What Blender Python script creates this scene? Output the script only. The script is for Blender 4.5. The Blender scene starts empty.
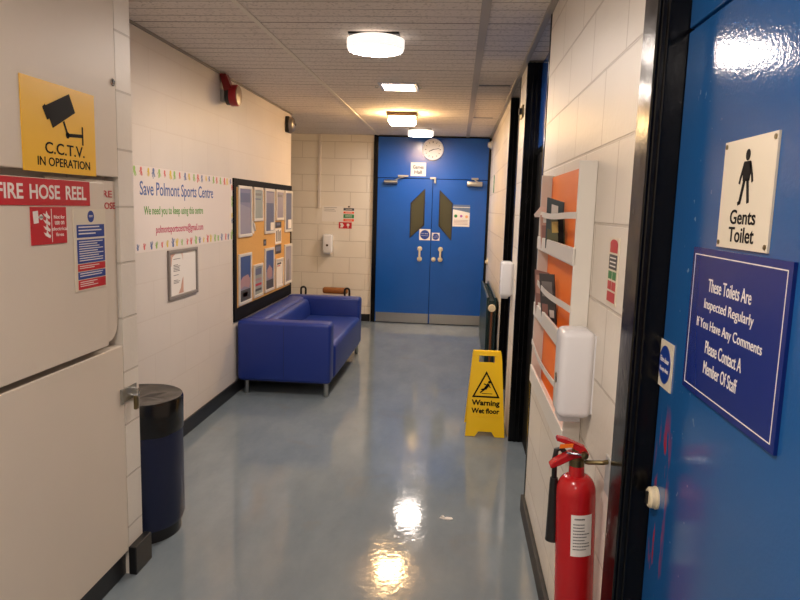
import bpy, bmesh, math, random
from mathutils import Vector, Matrix
random.seed(7)
S = bpy.context.scene
COL = S.collection
PI = math.pi

# ------------------------------------------------------------------ camera
XL, XR, YB, ZC = -1.811, 0.418, 9.126, 2.554
PITCH, YAW, ROLL, FPX, CAMZ = 0.138, -0.082, 0.029, 662.43, 1.589
fw = Vector((math.sin(YAW)*math.cos(PITCH), math.cos(YAW)*math.cos(PITCH), -math.sin(PITCH)))
rt = Vector((math.cos(YAW), -math.sin(YAW), 0)); up = rt.cross(fw)
r2 = math.cos(ROLL)*rt + math.sin(ROLL)*up
u2 = -math.sin(ROLL)*rt + math.cos(ROLL)*up
cam = bpy.data.cameras.new('camera'); co = bpy.data.objects.new('camera', cam); COL.objects.link(co)
M = Matrix((r2, u2, -fw)).transposed().to_4x4(); M.translation = Vector((0, 0, CAMZ)); co.matrix_world = M
cam.sensor_width = 36.0; cam.sensor_fit = 'HORIZONTAL'; cam.lens = FPX/800*36; cam.clip_start = 0.02
S.camera = co
# ------------------------------------------------------------------ world and exposure
w = bpy.data.worlds.new('World'); S.world = w; w.use_nodes = True
w.node_tree.nodes['Background'].inputs[0].default_value = (0.02, 0.02, 0.022, 1)
w.node_tree.nodes['Background'].inputs[1].default_value = 1.0
S.view_settings.view_transform = 'Standard'; S.view_settings.look = 'None'
S.view_settings.gamma = 1.0; S.view_settings.use_curve_mapping = False
S.view_settings.exposure = 1.15
LAMP_WHITE, LAMP_AMBER = (1.0, 0.87, 0.77), (1.0, 0.62, 0.27)
L_MAIN, L_PANEL, L_AMBER, L_END, L_BEHIND = 54, 30, 48, 44, 47

# ------------------------------------------------------------------ materials
def lin(c):
    return tuple((v/255/12.92 if v/255 <= .04045 else ((v/255+.055)/1.055)**2.4) for v in c)
_mc = {}
def mat(name, rgb, rough=.5, metal=0.0, spec=.5, coat=0.0, emit=None, var=0.0, vscale=8.0, bump=0.0, bscale=60.0, linear=False, rvar=0.0):
    if name in _mc: return _mc[name]
    m = bpy.data.materials.new(name); m.use_nodes = True; _mc[name] = m
    nt = m.node_tree; b = nt.nodes['Principled BSDF']; c = rgb if linear else lin(rgb)
    b.inputs['Base Color'].default_value = (*c, 1); b.inputs['Roughness'].default_value = rough
    b.inputs['Metallic'].default_value = metal; b.inputs['Specular IOR Level'].default_value = spec
    b.inputs['Coat Weight'].default_value = coat
    if emit:
        b.inputs['Emission Color'].default_value = (*emit[0], 1); b.inputs['Emission Strength'].default_value = emit[1]
    if var or bump or rvar:
        g = nt.nodes.new('ShaderNodeNewGeometry')
        n = nt.nodes.new('ShaderNodeTexNoise'); n.inputs['Scale'].default_value = vscale; n.inputs['Detail'].default_value = 5
        nt.links.new(g.outputs['Position'], n.inputs['Vector'])
        if var:
            mx = nt.nodes.new('ShaderNodeMix'); mx.data_type = 'RGBA'
            mx.inputs[6].default_value = (*[v*(1-var) for v in c], 1); mx.inputs[7].default_value = (*[min(1, v*(1+var)) for v in c], 1)
            nt.links.new(n.outputs['Fac'], mx.inputs[0]); nt.links.new(mx.outputs[2], b.inputs['Base Color'])
        if rvar:
            mr = nt.nodes.new('ShaderNodeMapRange'); mr.inputs[1].default_value = .3; mr.inputs[2].default_value = .7
            mr.inputs[3].default_value = max(0.02, rough-rvar); mr.inputs[4].default_value = rough+rvar
            nt.links.new(n.outputs['Fac'], mr.inputs[0]); nt.links.new(mr.outputs[0], b.inputs['Roughness'])
        if bump:
            n2 = nt.nodes.new('ShaderNodeTexNoise'); n2.inputs['Scale'].default_value = bscale; n2.inputs['Detail'].default_value = 4
            nt.links.new(g.outputs['Position'], n2.inputs['Vector'])
            bp = nt.nodes.new('ShaderNodeBump'); bp.inputs['Strength'].default_value = bump; bp.inputs['Distance'].default_value = .003
            nt.links.new(n2.outputs['Fac'], bp.inputs['Height']); nt.links.new(bp.outputs[0], b.inputs['Normal'])
    return m

def N(nt, t, **kw):
    n = nt.nodes.new(t)
    for k, v in kw.items(): setattr(n, k, v)
    return n
def math_node(nt, op, a, b=None):
    n = N(nt, 'ShaderNodeMath', operation=op)
    for i, v in enumerate((a, b)):
        if v is None: continue
        if isinstance(v, (int, float)): n.inputs[i].default_value = v
        else: nt.links.new(v, n.inputs[i])
    return n.outputs[0]

def block_mat(name, rgb, mortar, depth=.6, rough=.42, zoff=.015, uoff=0.0, grime=.06):
    m = bpy.data.materials.new(name); m.use_nodes = True; nt = m.node_tree; b = nt.nodes['Principled BSDF']
    g = N(nt, 'ShaderNodeNewGeometry'); sp = N(nt, 'ShaderNodeSeparateXYZ'); nt.links.new(g.outputs['Position'], sp.inputs[0])
    u = math_node(nt, 'ADD', math_node(nt, 'ADD', sp.outputs[0], sp.outputs[1]), uoff)
    v = math_node(nt, 'ADD', sp.outputs[2], zoff)
    cb = N(nt, 'ShaderNodeCombineXYZ'); nt.links.new(u, cb.inputs[0]); nt.links.new(v, cb.inputs[1])
    br = N(nt, 'ShaderNodeTexBrick'); br.offset = .5; nt.links.new(cb.outputs[0], br.inputs['Vector'])
    br.inputs['Scale'].default_value = 1; br.inputs['Brick Width'].default_value = .45; br.inputs['Row Height'].default_value = .225
    br.inputs['Mortar Size'].default_value = .005; br.inputs['Mortar Smooth'].default_value = .35; br.inputs['Bias'].default_value = 0
    c = lin(rgb)
    br.inputs['Color1'].default_value = (*c, 1); br.inputs['Color2'].default_value = (*[x*.97 for x in c], 1)
    br.inputs['Mortar'].default_value = (*lin(mortar), 1)
    n = N(nt, 'ShaderNodeTexNoise'); n.inputs['Scale'].default_value = 2.2; n.inputs['Detail'].default_value = 6
    nt.links.new(g.outputs['Position'], n.inputs['Vector'])
    mr = N(nt, 'ShaderNodeMapRange'); mr.inputs[1].default_value = .3; mr.inputs[2].default_value = .75
    mr.inputs[3].default_value = 1; mr.inputs[4].default_value = 1-grime; nt.links.new(n.outputs['Fac'], mr.inputs[0])
    mx = N(nt, 'ShaderNodeMix', data_type='RGBA', blend_type='MULTIPLY'); mx.inputs[0].default_value = 1
    nt.links.new(br.outputs['Color'], mx.inputs[6]); nt.links.new(mr.outputs[0], mx.inputs[7]); nt.links.new(mx.outputs[2], b.inputs['Base Color'])
    b.inputs['Roughness'].default_value = rough; b.inputs['Specular IOR Level'].default_value = .4
    n2 = N(nt, 'ShaderNodeTexNoise'); n2.inputs['Scale'].default_value = 45; n2.inputs['Detail'].default_value = 5
    nt.links.new(g.outputs['Position'], n2.inputs['Vector'])
    h = math_node(nt, 'SUBTRACT', math_node(nt, 'MULTIPLY', n2.outputs['Fac'], .22), br.outputs['Fac'])
    bp = N(nt, 'ShaderNodeBump'); bp.inputs['Strength'].default_value = depth; bp.inputs['Distance'].default_value = .006
    nt.links.new(h, bp.inputs['Height']); nt.links.new(bp.outputs[0], b.inputs['Normal'])
    return m

WALL = block_mat('painted blocks', (234, 226, 214), (208, 198, 185), .7)
WALL_L = block_mat('smooth painted blocks', (225, 215, 206), (219, 208, 198), .1, rough=.45)

def floor_mat():
    m = bpy.data.materials.new('vinyl floor'); m.use_nodes = True; nt = m.node_tree; b = nt.nodes['Principled BSDF']
    g = N(nt, 'ShaderNodeNewGeometry')
    mp = N(nt, 'ShaderNodeMapping'); mp.inputs['Scale'].default_value = (2.2, .9, 1); nt.links.new(g.outputs['Position'], mp.inputs[0])
    n = N(nt, 'ShaderNodeTexNoise'); n.inputs['Scale'].default_value = 1.6; n.inputs['Detail'].default_value = 8; n.inputs['Roughness'].default_value = .65
    nt.links.new(mp.outputs[0], n.inputs['Vector'])
    cr = N(nt, 'ShaderNodeValToRGB'); e = cr.color_ramp.elements
    e[0].position = .3; e[0].color = (*lin((116, 128, 138)), 1); e[1].position = .72; e[1].color = (*lin((136, 147, 153)), 1)
    nt.links.new(n.outputs['Fac'], cr.inputs[0])
    # worn brownish smears and small specks
    n3 = N(nt, 'ShaderNodeTexNoise'); n3.inputs['Scale'].default_value = 2.7; n3.inputs['Detail'].default_value = 9; n3.inputs['Distortion'].default_value = .8
    nt.links.new(g.outputs['Position'], n3.inputs['Vector'])
    r3 = N(nt, 'ShaderNodeMapRange'); r3.inputs[1].default_value = .6; r3.inputs[2].default_value = .78; r3.inputs[3].default_value = 0; r3.inputs[4].default_value = .4
    nt.links.new(n3.outputs['Fac'], r3.inputs[0])
    mx = N(nt, 'ShaderNodeMix', data_type='RGBA'); nt.links.new(r3.outputs[0], mx.inputs[0]); nt.links.new(cr.outputs[0], mx.inputs[6])
    mx.inputs[7].default_value = (*lin((134, 128, 120)), 1); nt.links.new(mx.outputs[2], b.inputs['Base Color'])
    n4 = N(nt, 'ShaderNodeTexNoise'); n4.inputs['Scale'].default_value = 5; n4.inputs['Detail'].default_value = 6
    nt.links.new(mp.outputs[0], n4.inputs['Vector'])
    rr = N(nt, 'ShaderNodeMapRange'); rr.inputs[1].default_value = .3; rr.inputs[2].default_value = .7; rr.inputs[3].default_value = .05; rr.inputs[4].default_value = .12
    nt.links.new(n4.outputs['Fac'], rr.inputs[0]); nt.links.new(rr.outputs[0], b.inputs['Roughness'])
    b.inputs['Specular IOR Level'].default_value = .5
    n5 = N(nt, 'ShaderNodeTexNoise'); n5.inputs['Scale'].default_value = 26; n5.inputs['Detail'].default_value = 3; n5.inputs['Distortion'].default_value = .6
    nt.links.new(g.outputs['Position'], n5.inputs['Vector'])
    bp = N(nt, 'ShaderNodeBump'); bp.inputs['Strength'].default_value = .13; bp.inputs['Distance'].default_value = .004
    nt.links.new(n5.outputs['Fac'], bp.inputs['Height']); nt.links.new(bp.outputs[0], b.inputs['Normal'])
    return m

def ceil_mat():
    m = bpy.data.materials.new('grooved mineral tiles'); m.use_nodes = True; nt = m.node_tree; b = nt.nodes['Principled BSDF']
    g = N(nt, 'ShaderNodeNewGeometry'); sp = N(nt, 'ShaderNodeSeparateXYZ'); nt.links.new(g.outputs['Position'], sp.inputs[0])
    wn = N(nt, 'ShaderNodeTexNoise'); wn.inputs['Scale'].default_value = .8; nt.links.new(g.outputs['Position'], wn.inputs['Vector'])
    y = math_node(nt, 'ADD', sp.outputs[1], math_node(nt, 'MULTIPLY', wn.outputs['Fac'], .012))
    def groove(period, off, width):
        f = math_node(nt, 'FRACT', math_node(nt, 'DIVIDE', math_node(nt, 'ADD', y, off), period))
        d = math_node(nt, 'ABSOLUTE', math_node(nt, 'SUBTRACT', f, .5))
        s = N(nt, 'ShaderNodeMapRange'); s.inputs[1].default_value = .5-width/period; s.inputs[2].default_value = .5-width/period*.35
        nt.links.new(d, s.inputs[0]); return s.outputs[0]
    g1 = groove(.12, -.05, .0055); g2 = groove(.6, -.05, .009)
    nx = N(nt, 'ShaderNodeTexNoise'); nx.inputs['Scale'].default_value = 2.3; nx.inputs['Detail'].default_value = 3; nt.links.new(g.outputs['Position'], nx.inputs['Vector'])
    gs = math_node(nt, 'MULTIPLY', g1, math_node(nt, 'MULTIPLY', nx.outputs['Fac'], 1.25))
    gg = math_node(nt, 'MAXIMUM', gs, math_node(nt, 'MULTIPLY', g2, .85))
    vo = N(nt, 'ShaderNodeTexNoise'); vo.inputs['Scale'].default_value = 60; vo.inputs['Detail'].default_value = 3; nt.links.new(g.outputs['Position'], vo.inputs['Vector'])
    sk = N(nt, 'ShaderNodeMapRange'); sk.inputs[1].default_value = .54; sk.inputs[2].default_value = .68; sk.inputs[4].default_value = .34; nt.links.new(vo.outputs['Fac'], sk.inputs[0])
    n6 = N(nt, 'ShaderNodeTexNoise'); n6.inputs['Scale'].default_value = .9; n6.inputs['Detail'].default_value = 6; nt.links.new(g.outputs['Position'], n6.inputs['Vector'])
    base = N(nt, 'ShaderNodeMix', data_type='RGBA'); nt.links.new(n6.outputs['Fac'], base.inputs[0])
    base.inputs[6].default_value = (*lin((236, 228, 220)), 1); base.inputs[7].default_value = (*lin((222, 210, 199)), 1)
    mx = N(nt, 'ShaderNodeMix', data_type='RGBA'); nt.links.new(math_node(nt, 'MAXIMUM', gg, sk.outputs[0]), mx.inputs[0])
    nt.links.new(base.outputs[2], mx.inputs[6]); mx.inputs[7].default_value = (*lin((88, 70, 56)), 1)
    nt.links.new(mx.outputs[2], b.inputs['Base Color']); b.inputs['Roughness'].default_value = .9; b.inputs['Specular IOR Level'].default_value = .2
    bp = N(nt, 'ShaderNodeBump'); bp.inputs['Strength'].default_value = .7; bp.inputs['Distance'].default_value = .004; bp.invert = True
    nt.links.new(math_node(nt, 'ADD', gg, sk.outputs[0]), bp.inputs['Height']); nt.links.new(bp.outputs[0], b.inputs['Normal'])
    return m

def worn_blue():
    """blue gloss paint of the near door, chipped to red beside the lock edge, with pale scuffs"""
    m = bpy.data.materials.new('worn blue door paint'); m.use_nodes = True; nt = m.node_tree; b = nt.nodes['Principled BSDF']
    g = N(nt, 'ShaderNodeNewGeometry'); sp = N(nt, 'ShaderNodeSeparateXYZ'); nt.links.new(g.outputs['Position'], sp.inputs[0])
    n0 = N(nt, 'ShaderNodeTexNoise'); n0.inputs['Scale'].default_value = 1.5; n0.inputs['Detail'].default_value = 5; nt.links.new(g.outputs['Position'], n0.inputs['Vector'])
    mx0 = N(nt, 'ShaderNodeMix', data_type='RGBA'); nt.links.new(n0.outputs['Fac'], mx0.inputs[0])
    mx0.inputs[6].default_value = (*lin((24, 80, 142)), 1); mx0.inputs[7].default_value = (*lin((34, 92, 154)), 1)
    mp = N(nt, 'ShaderNodeMapping'); mp.inputs['Scale'].default_value = (1, 34, 7); nt.links.new(g.outputs['Position'], mp.inputs[0])
    n = N(nt, 'ShaderNodeTexNoise'); n.inputs['Scale'].default_value = 1; n.inputs['Detail'].default_value = 7; nt.links.new(mp.outputs[0], n.inputs['Vector'])
    def band(o, lo, hi, soft):
        a = N(nt, 'ShaderNodeMapRange'); a.inputs[1].default_value = lo-soft; a.inputs[2].default_value = lo+soft; nt.links.new(o, a.inputs[0])
        c = N(nt, 'ShaderNodeMapRange'); c.inputs[1].default_value = hi-soft; c.inputs[2].default_value = hi+soft; c.inputs[3].default_value = 1; c.inputs[4].default_value = 0; nt.links.new(o, c.inputs[0])
        return math_node(nt, 'MULTIPLY', a.outputs[0], c.outputs[0])
    msk = math_node(nt, 'MULTIPLY', band(sp.outputs[1], 1.425, 1.50, .02), band(sp.outputs[2], .55, 1.13, .05))
    t = N(nt, 'ShaderNodeMapRange'); t.inputs[1].default_value = .56; t.inputs[2].default_value = .6; nt.links.new(n.outputs['Fac'], t.inputs[0])
    mx = N(nt, 'ShaderNodeMix', data_type='RGBA'); nt.links.new(math_node(nt, 'MULTIPLY', t.outputs[0], math_node(nt, 'MULTIPLY', msk, .9)), mx.inputs[0])
    nt.links.new(mx0.outputs[2], mx.inputs[6]); mx.inputs[7].default_value = (*lin((178, 40, 44)), 1)
    n3 = N(nt, 'ShaderNodeTexNoise'); n3.inputs['Scale'].default_value = 55; n3.inputs['Detail'].default_value = 2; nt.links.new(g.outputs['Position'], n3.inputs['Vector'])
    t3 = N(nt, 'ShaderNodeMapRange'); t3.inputs[1].default_value = .7; t3.inputs[2].default_value = .74; t3.inputs[4].default_value = .6; nt.links.new(n3.outputs['Fac'], t3.inputs[0])
    m3 = math_node(nt, 'MULTIPLY', t3.outputs[0], band(sp.outputs[1], 1.30, 1.43, .03))
    mx3 = N(nt, 'ShaderNodeMix', data_type='RGBA'); nt.links.new(m3, mx3.inputs[0]); nt.links.new(mx.outputs[2], mx3.inputs[6]); mx3.inputs[7].default_value = (*lin((150, 176, 196)), 1)
    nt.links.new(mx3.outputs[2], b.inputs['Base Color'])
    b.inputs['Roughness'].default_value = .1
    n5 = N(nt, 'ShaderNodeTexNoise'); n5.inputs['Scale'].default_value = 130; n5.inputs['Detail'].default_value = 3; nt.links.new(g.outputs['Position'], n5.inputs['Vector'])
    bp = N(nt, 'ShaderNodeBump'); bp.inputs['Strength'].default_value = .17; bp.inputs['Distance'].default_value = .002
    nt.links.new(n5.outputs['Fac'], bp.inputs['Height']); nt.links.new(bp.outputs[0], b.inputs['Normal'])
    return m

FLOOR, CEIL, WORN = floor_mat(), ceil_mat(), worn_blue()
BLACKP = mat('black gloss paint', (9, 9, 11), .2, spec=.28, rvar=.08, vscale=12, bump=.15, bscale=40)
BLUED = mat('blue gloss door paint', (26, 88, 178), .2, var=.08, vscale=3, bump=.1, bscale=110)
SKIRT = mat('black skirting', (24, 24, 26), .35, var=.35, vscale=14)
SKIRT_D = mat('dusty black skirting', (42, 40, 38), .6, var=.5, vscale=26)
PANEL = mat('cream panel paint', (222, 210, 194), .42, var=.05, vscale=2.5, bump=.05, bscale=9, spec=.3)
WHITE = mat('white paint', (232, 228, 220), .35)
WPLAST = mat('white plastic', (232, 232, 236), .22)
CREAM = mat('cream enamel', (226, 212, 180), .35)
IVORY = mat('ivory plate', (226, 216, 196), .35)
PAPER = mat('white paper', (234, 228, 222), .6)
BANNERW = mat('banner vinyl', (232, 220, 212), .4)
STEEL = mat('brushed steel', (180, 180, 178), .32, metal=1, bump=.1, bscale=120)
CHROME = mat('chrome', (205, 205, 205), .12, metal=1)
BRASS = mat('old brass', (128, 116, 84), .35, metal=1)
ALU = mat('aluminium snap frame', (226, 220, 210), .35, metal=.15)
BLACK = mat('black plastic', (18, 18, 20), .4)
INK = mat('black ink', (16, 14, 16), .6, spec=.1)
BLACKW = mat('black painted wood', (14, 14, 16), .6, spec=.12)
RED = mat('red enamel', (180, 26, 30), .22)
SIGNRED = mat('sign red', (196, 30, 44), .35)
SIGNBLUE = mat('sign blue', (24, 62, 150), .3)
NAVY = mat('navy sign', (12, 38, 116), .25)
SIGNYEL = mat('sign yellow', (250, 194, 40), .35)
YELLOW = mat('yellow plastic', (255, 206, 0), .35)
GREEN = mat('sign green', (40, 130, 70), .4)
ORANGE = mat('orange laminate', (255, 126, 24), .45, var=.05)
CORK = mat('cork', (208, 160, 92), .85, var=.12, vscale=60)
LEATHER = mat('blue leatherette', (24, 50, 136), .36, var=.05, vscale=5, bump=.25, bscale=240)
BIN_B = mat('navy bin plastic', (20, 28, 62), .38)
LINER = mat('black bin liner', (22, 20, 20), .22, bump=.9, bscale=11)
DGREEN = mat('dark green radiator', (18, 50, 56), .3)
WOOD = mat('brown wood', (150, 96, 50), .45, var=.3, vscale=22)
TXTBLUE = mat('print blue', (58, 90, 156), .5); TXTGREEN = mat('print green', (86, 150, 50), .5)
TXTPINK = mat('print crimson', (190, 50, 90), .5); HYEL = mat('print yellow', (232, 200, 60), .5); HRED = mat('print red', (222, 92, 88), .5)
HGREEN = mat('print light green', (150, 196, 90), .5); HBLUE = mat('print slate', (96, 116, 164), .5)
GREY = mat('grey print', (140, 136, 134), .5); DGREY = mat('dark grey print', (70, 68, 70), .5)
DGLASS = mat('olive dark glass', (74, 70, 48), .06, spec=.6)
GREYFR = mat('grey frame', (136, 128, 122), .45)
RAILM = mat('ceiling rail', (224, 216, 202), .5)
TRIMG = mat('grey ceiling trim', (170, 162, 152), .5)

# ------------------------------------------------------------------ geometry helpers
class B:
    """collects shapes into one mesh; mi is the current material slot"""
    def __init__(s): s.bm = bmesh.new(); s.mi = 0
    def _face(s, vs):
        try:
            f = s.bm.faces.new(vs); f.material_index = s.mi; return f
        except ValueError: return None
    def box(s, x0, x1, y0, y1, z0, z1, bev=0, seg=2, rot=None, piv=None):
        xs, ys, zs = sorted((x0, x1)), sorted((y0, y1)), sorted((z0, z1))
        v = [s.bm.verts.new((x, y, z)) for x in xs for y in ys for z in zs]
        fs = [s._face([v[i] for i in q]) for q in ((0,1,3,2),(4,6,7,5),(0,4,5,1),(2,3,7,6),(0,2,6,4),(1,5,7,3))]
        if bev:
            es = list({e for f in fs for e in f.edges})
            r = bmesh.ops.bevel(s.bm, geom=es, offset=bev, segments=seg, profile=.5, affect='EDGES')
            for f in r['faces']: f.material_index = s.mi
            v = list({vv for f in r['faces'] for vv in f.verts} | {vv for vv in v if vv.is_valid})
        if rot is not None: bmesh.ops.transform(s.bm, matrix=Matrix.Translation(piv) @ rot @ Matrix.Translation(-Vector(piv)), verts=[q for q in v if q.is_valid])
        return s
    def prism(s, P, pts, t0, t1):
        a = sum(pts[i][0]*pts[(i+1) % len(pts)][1]-pts[(i+1) % len(pts)][0]*pts[i][1] for i in range(len(pts)))
        if a < 0: pts = pts[::-1]
        lo = [s.bm.verts.new(P(p[0], p[1], t0)) for p in pts]; hi = [s.bm.verts.new(P(p[0], p[1], t1)) for p in pts]
        s._face(hi); s._face(lo[::-1]); n = len(pts)
        for i in range(n): s._face([lo[i], lo[(i+1) % n], hi[(i+1) % n], hi[i]])
        return s
    def rect(s, P, a0, a1, b0, b1, t0, t1): return s.prism(P, [(a0,b0),(a1,b0),(a1,b1),(a0,b1)], t0, t1)
    def disc(s, P, a, b, r, t0, t1, seg=28, ry=None):
        ry = ry or r
        return s.prism(P, [(a+r*math.cos(2*PI*i/seg), b+ry*math.sin(2*PI*i/seg)) for i in range(seg)], t0, t1)
    def ring(s, P, outer, inner, t0, t1):
        n = len(outer)
        L = [[s.bm.verts.new(P(p[0], p[1], t)) for p in ring] for ring in (outer, inner) for t in (t0, t1)]
        o0, o1, i0, i1 = L
        for k in range(n):
            j = (k+1) % n
            s._face([o1[k], o1[j], i1[j], i1[k]]); s._face([o0[k], i0[k], i0[j], o0[j]])
            s._face([o0[k], o0[j], o1[j], o1[k]]); s._face([i0[k], i1[k], i1[j], i0[j]])
        return s
    def frame(s, P, a0, a1, b0, b1, wd, t0, t1):
        return s.ring(P, [(a0,b0),(a1,b0),(a1,b1),(a0,b1)], [(a0+wd,b0+wd),(a1-wd,b0+wd),(a1-wd,b1-wd),(a0+wd,b1-wd)], t0, t1)
    def line(s, P, p, q, wd, t0, t1):
        d = Vector((q[0]-p[0], q[1]-p[1])); n = Vector((-d.y, d.x)).normalized()*wd/2
        return s.prism(P, [(p[0]+n.x,p[1]+n.y),(p[0]-n.x,p[1]-n.y),(q[0]-n.x,q[1]-n.y),(q[0]+n.x,q[1]+n.y)], t0, t1)
    def tube(s, pts, r, seg=12, taper=None):
        pts = [Vector(p) for p in pts]; rings = []; prev = None
        for i, p in enumerate(pts):
            d = (pts[min(i+1, len(pts)-1)]-pts[max(i-1, 0)]).normalized()
            a = prev - d*prev.dot(d) if prev is not None else (Vector((0,0,1)) if abs(d.z) < .9 else Vector((1,0,0))) - d*(d.z if abs(d.z) < .9 else d.x)
            a.normalize(); prev = a; b = d.cross(a); rr = r if taper is None else taper[i]
            rings.append([s.bm.verts.new(p+(a*math.cos(2*PI*k/seg)+b*math.sin(2*PI*k/seg))*rr) for k in range(seg)])
        for i in range(len(rings)-1):
            for k in range(seg): s._face([rings[i][k], rings[i][(k+1)%seg], rings[i+1][(k+1)%seg], rings[i+1][k]])
        s._face(rings[0][::-1]); s._face(rings[-1]); return s
    def lathe(s, o, ax, prof, seg=40):
        """prof: (radius, distance along ax); revolved about ax from o"""
        ax = Vector(ax).normalized(); t = Vector((0,0,1)) if abs(ax.z) < .9 else Vector((1,0,0))
        e1 = (t-ax*t.dot(ax)).normalized(); e2 = ax.cross(e1); o = Vector(o); rings = []
        for r, h in prof:
            rings.append([s.bm.verts.new(o+ax*h+(e1*math.cos(2*PI*k/seg)+e2*math.sin(2*PI*k/seg))*max(r, 1e-4)) for k in range(seg)])
        for i in range(len(rings)-1):
            for k in range(seg): s._face([rings[i][k], rings[i][(k+1)%seg], rings[i+1][(k+1)%seg], rings[i+1][k]])
        s._face(rings[0][::-1]); s._face(rings[-1]); return s

def plane(o, u, v):
    o, u, v = Vector(o), Vector(u).normalized(), Vector(v).normalized(); n = u.cross(v).normalized()
    f = lambda a, b, t=0: o+u*a+v*b+n*t
    f.o, f.u, f.v, f.n = o, u, v, n
    return f
def PL(x): return plane((x,0,0), (0,1,0), (0,0,1))      # faces +X, a = Y, b = Z
def PR(x): return plane((x,0,0), (0,-1,0), (0,0,1))     # faces -X, a = -Y
def PB(y): return plane((0,y,0), (1,0,0), (0,0,1))      # faces -Y, a = X

def wloc(o):
    l = Vector((0,0,0))
    while o is not None: l += o.location; o = o.parent
    return l
def link(o, parent=None):
    COL.objects.link(o)
    if parent is not None: o.parent = parent
def tag(o, label=None, cat=None, group=None, kind=None):
    if label: o['label'] = label
    if cat: o['category'] = cat
    if group: o['group'] = group
    if kind: o['kind'] = kind
    return o
def obj(name, b, mats, parent=None, base=None, smooth=False, bev=0, label=None, cat=None, group=None, kind=None, sub=0):
    me = bpy.data.meshes.new(name); bmesh.ops.recalc_face_normals(b.bm, faces=b.bm.faces); b.bm.to_mesh(me); b.bm.free()
    for m in (mats if isinstance(mats, (list, tuple)) else [mats]): me.materials.append(m)
    o = bpy.data.objects.new(name, me)
    off = wloc(parent) if parent is not None else Vector(base) if base is not None else Vector((0,0,0))
    if off.length: me.transform(Matrix.Translation(-off))
    if parent is None and base is not None: o.location = base
    link(o, parent)
    if smooth:
        for p in me.polygons: p.use_smooth = True
        md = o.modifiers.new('edge', 'EDGE_SPLIT'); md.split_angle = math.radians(38)
    if bev:
        md = o.modifiers.new('bevel', 'BEVEL'); md.width = bev; md.segments = 2; md.limit_method = 'ANGLE'
    if sub:
        md = o.modifiers.new('sub', 'SUBSURF'); md.levels = md.render_levels = sub
    return tag(o, label, cat, group, kind)
def thing(name, label, cat, base, group=None, kind=None):
    o = bpy.data.objects.new(name, None); o.empty_display_size = .05; o.location = base; link(o)
    return tag(o, label, cat, group, kind)

def text(parent, P, s, a0, a1, b0, b1, m, t=.0012, name='lettering', bold=0.0, label=None):
    """the words s as a thin mesh filling the box a0..a1, b0..b1 on plane P"""
    cu = bpy.data.curves.new('txt', 'FONT'); cu.body = s; cu.offset = bold; cu.resolution_u = 3; cu.align_x = 'CENTER'
    to = bpy.data.objects.new('txt', cu); COL.objects.link(to)
    me = bpy.data.meshes.new_from_object(to.evaluated_get(bpy.context.evaluated_depsgraph_get()))
    bpy.data.objects.remove(to); bpy.data.curves.remove(cu)
    xs = [v.co.x for v in me.vertices]; ys = [v.co.y for v in me.vertices]
    x0, x1, y0, y1 = min(xs), max(xs), min(ys), max(ys)
    b = B()
    vs = [b.bm.verts.new(P(a0+(v.co.x-x0)/(x1-x0)*(a1-a0), b0+(v.co.y-y0)/(y1-y0)*(b1-b0), t)) for v in me.vertices]
    for p in me.polygons: b._face([vs[i] for i in p.vertices])
    bpy.data.meshes.remove(me)
    bm = b.bm; r = bmesh.ops.extrude_face_region(bm, geom=list(bm.faces))
    bmesh.ops.translate(bm, verts=[g for g in r['geom'] if isinstance(g, bmesh.types.BMVert)], vec=P.n*-.0006)
    return obj(name, b, m, parent, label=label)

def copytree(o, parent=None):
    c = o.copy(); COL.objects.link(c)
    if parent is not None: c.parent = parent
    for ch in [q for q in bpy.data.objects if q.parent == o]: copytree(ch, c)
    return c

def struct(name, b, m, parent=None, label=None, **kw):
    return obj(name, b, m, parent, kind='structure' if parent is None else None, label=label, cat=None if parent is not None else name.split('_')[0], **kw)

# ================================================================== SETTING
YR = -2.6
struct('floor', B().box(-3.6, .9, YR, YB+.1, -.06, 0), FLOOR, label='scuffed glossy blue-grey vinyl corridor floor')
struct('ceiling', B().box(-3.6, .9, YR, YB+.1, ZC, ZC+.06), CEIL, label='grooved speckled mineral tile ceiling above the corridor')
struct('wall_left', B().box(XL-.14, XL, 2.675, 7.155, 0, ZC), WALL_L, label='white painted block wall behind the banner and sofa')
b = B().box(-1.95, -1.34, 2.553, 2.675, 0, ZC); b.box(-1.95, -1.40, .9, 2.553, 0, ZC); b.box(-1.95, -1.34, YR, .9, 0, ZC)
struct('wall_left_near', b, WALL, label='white block pier and cupboard recess at left beside the bin')
struct('wall_back', B().box(-3.6, .9, YB, YB+.1, 0, ZC), WALL, label='cream painted block wall at the corridor end around the double doors')
struct('wall_rear', B().box(-1.95, .7, YR-.1, YR, 0, ZC), WALL, label='white block wall behind the viewer')
struct('wall_side', B().box(-3.7, -3.6, 7.0, YB, 0, ZC), WALL, label='cream end wall of the side passage beyond the sofa')
struct('wall_passage', B().box(-3.6, XL-.14, 6.9, 7.155, 0, ZC), WALL, label='near wall of the side passage behind the notice board')
b = B()
for y0, y1 in ((YR, .52), (1.60, 3.40), (4.52, 4.95), (5.88, YB)): b.box(XR, XR+.3, y0, y1, 0, ZC)
struct('wall_right', b, WALL, label='white painted block wall along the right with door openings')
b = B().box(XL, XL+.016, 2.675, 7.155, 0, .105)
struct('baseboard_left', b, SKIRT, label='black skirting along the left wall', bev=.004)
b = B().box(-1.40, -1.355, .9, 2.553, 0, .112); b.box(-1.34, -1.305, 2.545, 2.69, 0, .125); b.box(-1.36, -1.32, YR, .9, 0, .11)
struct('baseboard_near', b, SKIRT, label='black skirting and corner block below the cupboard panels', bev=.004)
b = B().box(XR-.02, XR, 1.65, 3.42, 0, .09); b.box(XR-.02, XR, 5.93, YB-.06, 0, .1)
struct('baseboard_right', b, SKIRT_D, label='dusty black skirting under the leaflet rack wall', bev=.004)
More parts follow.
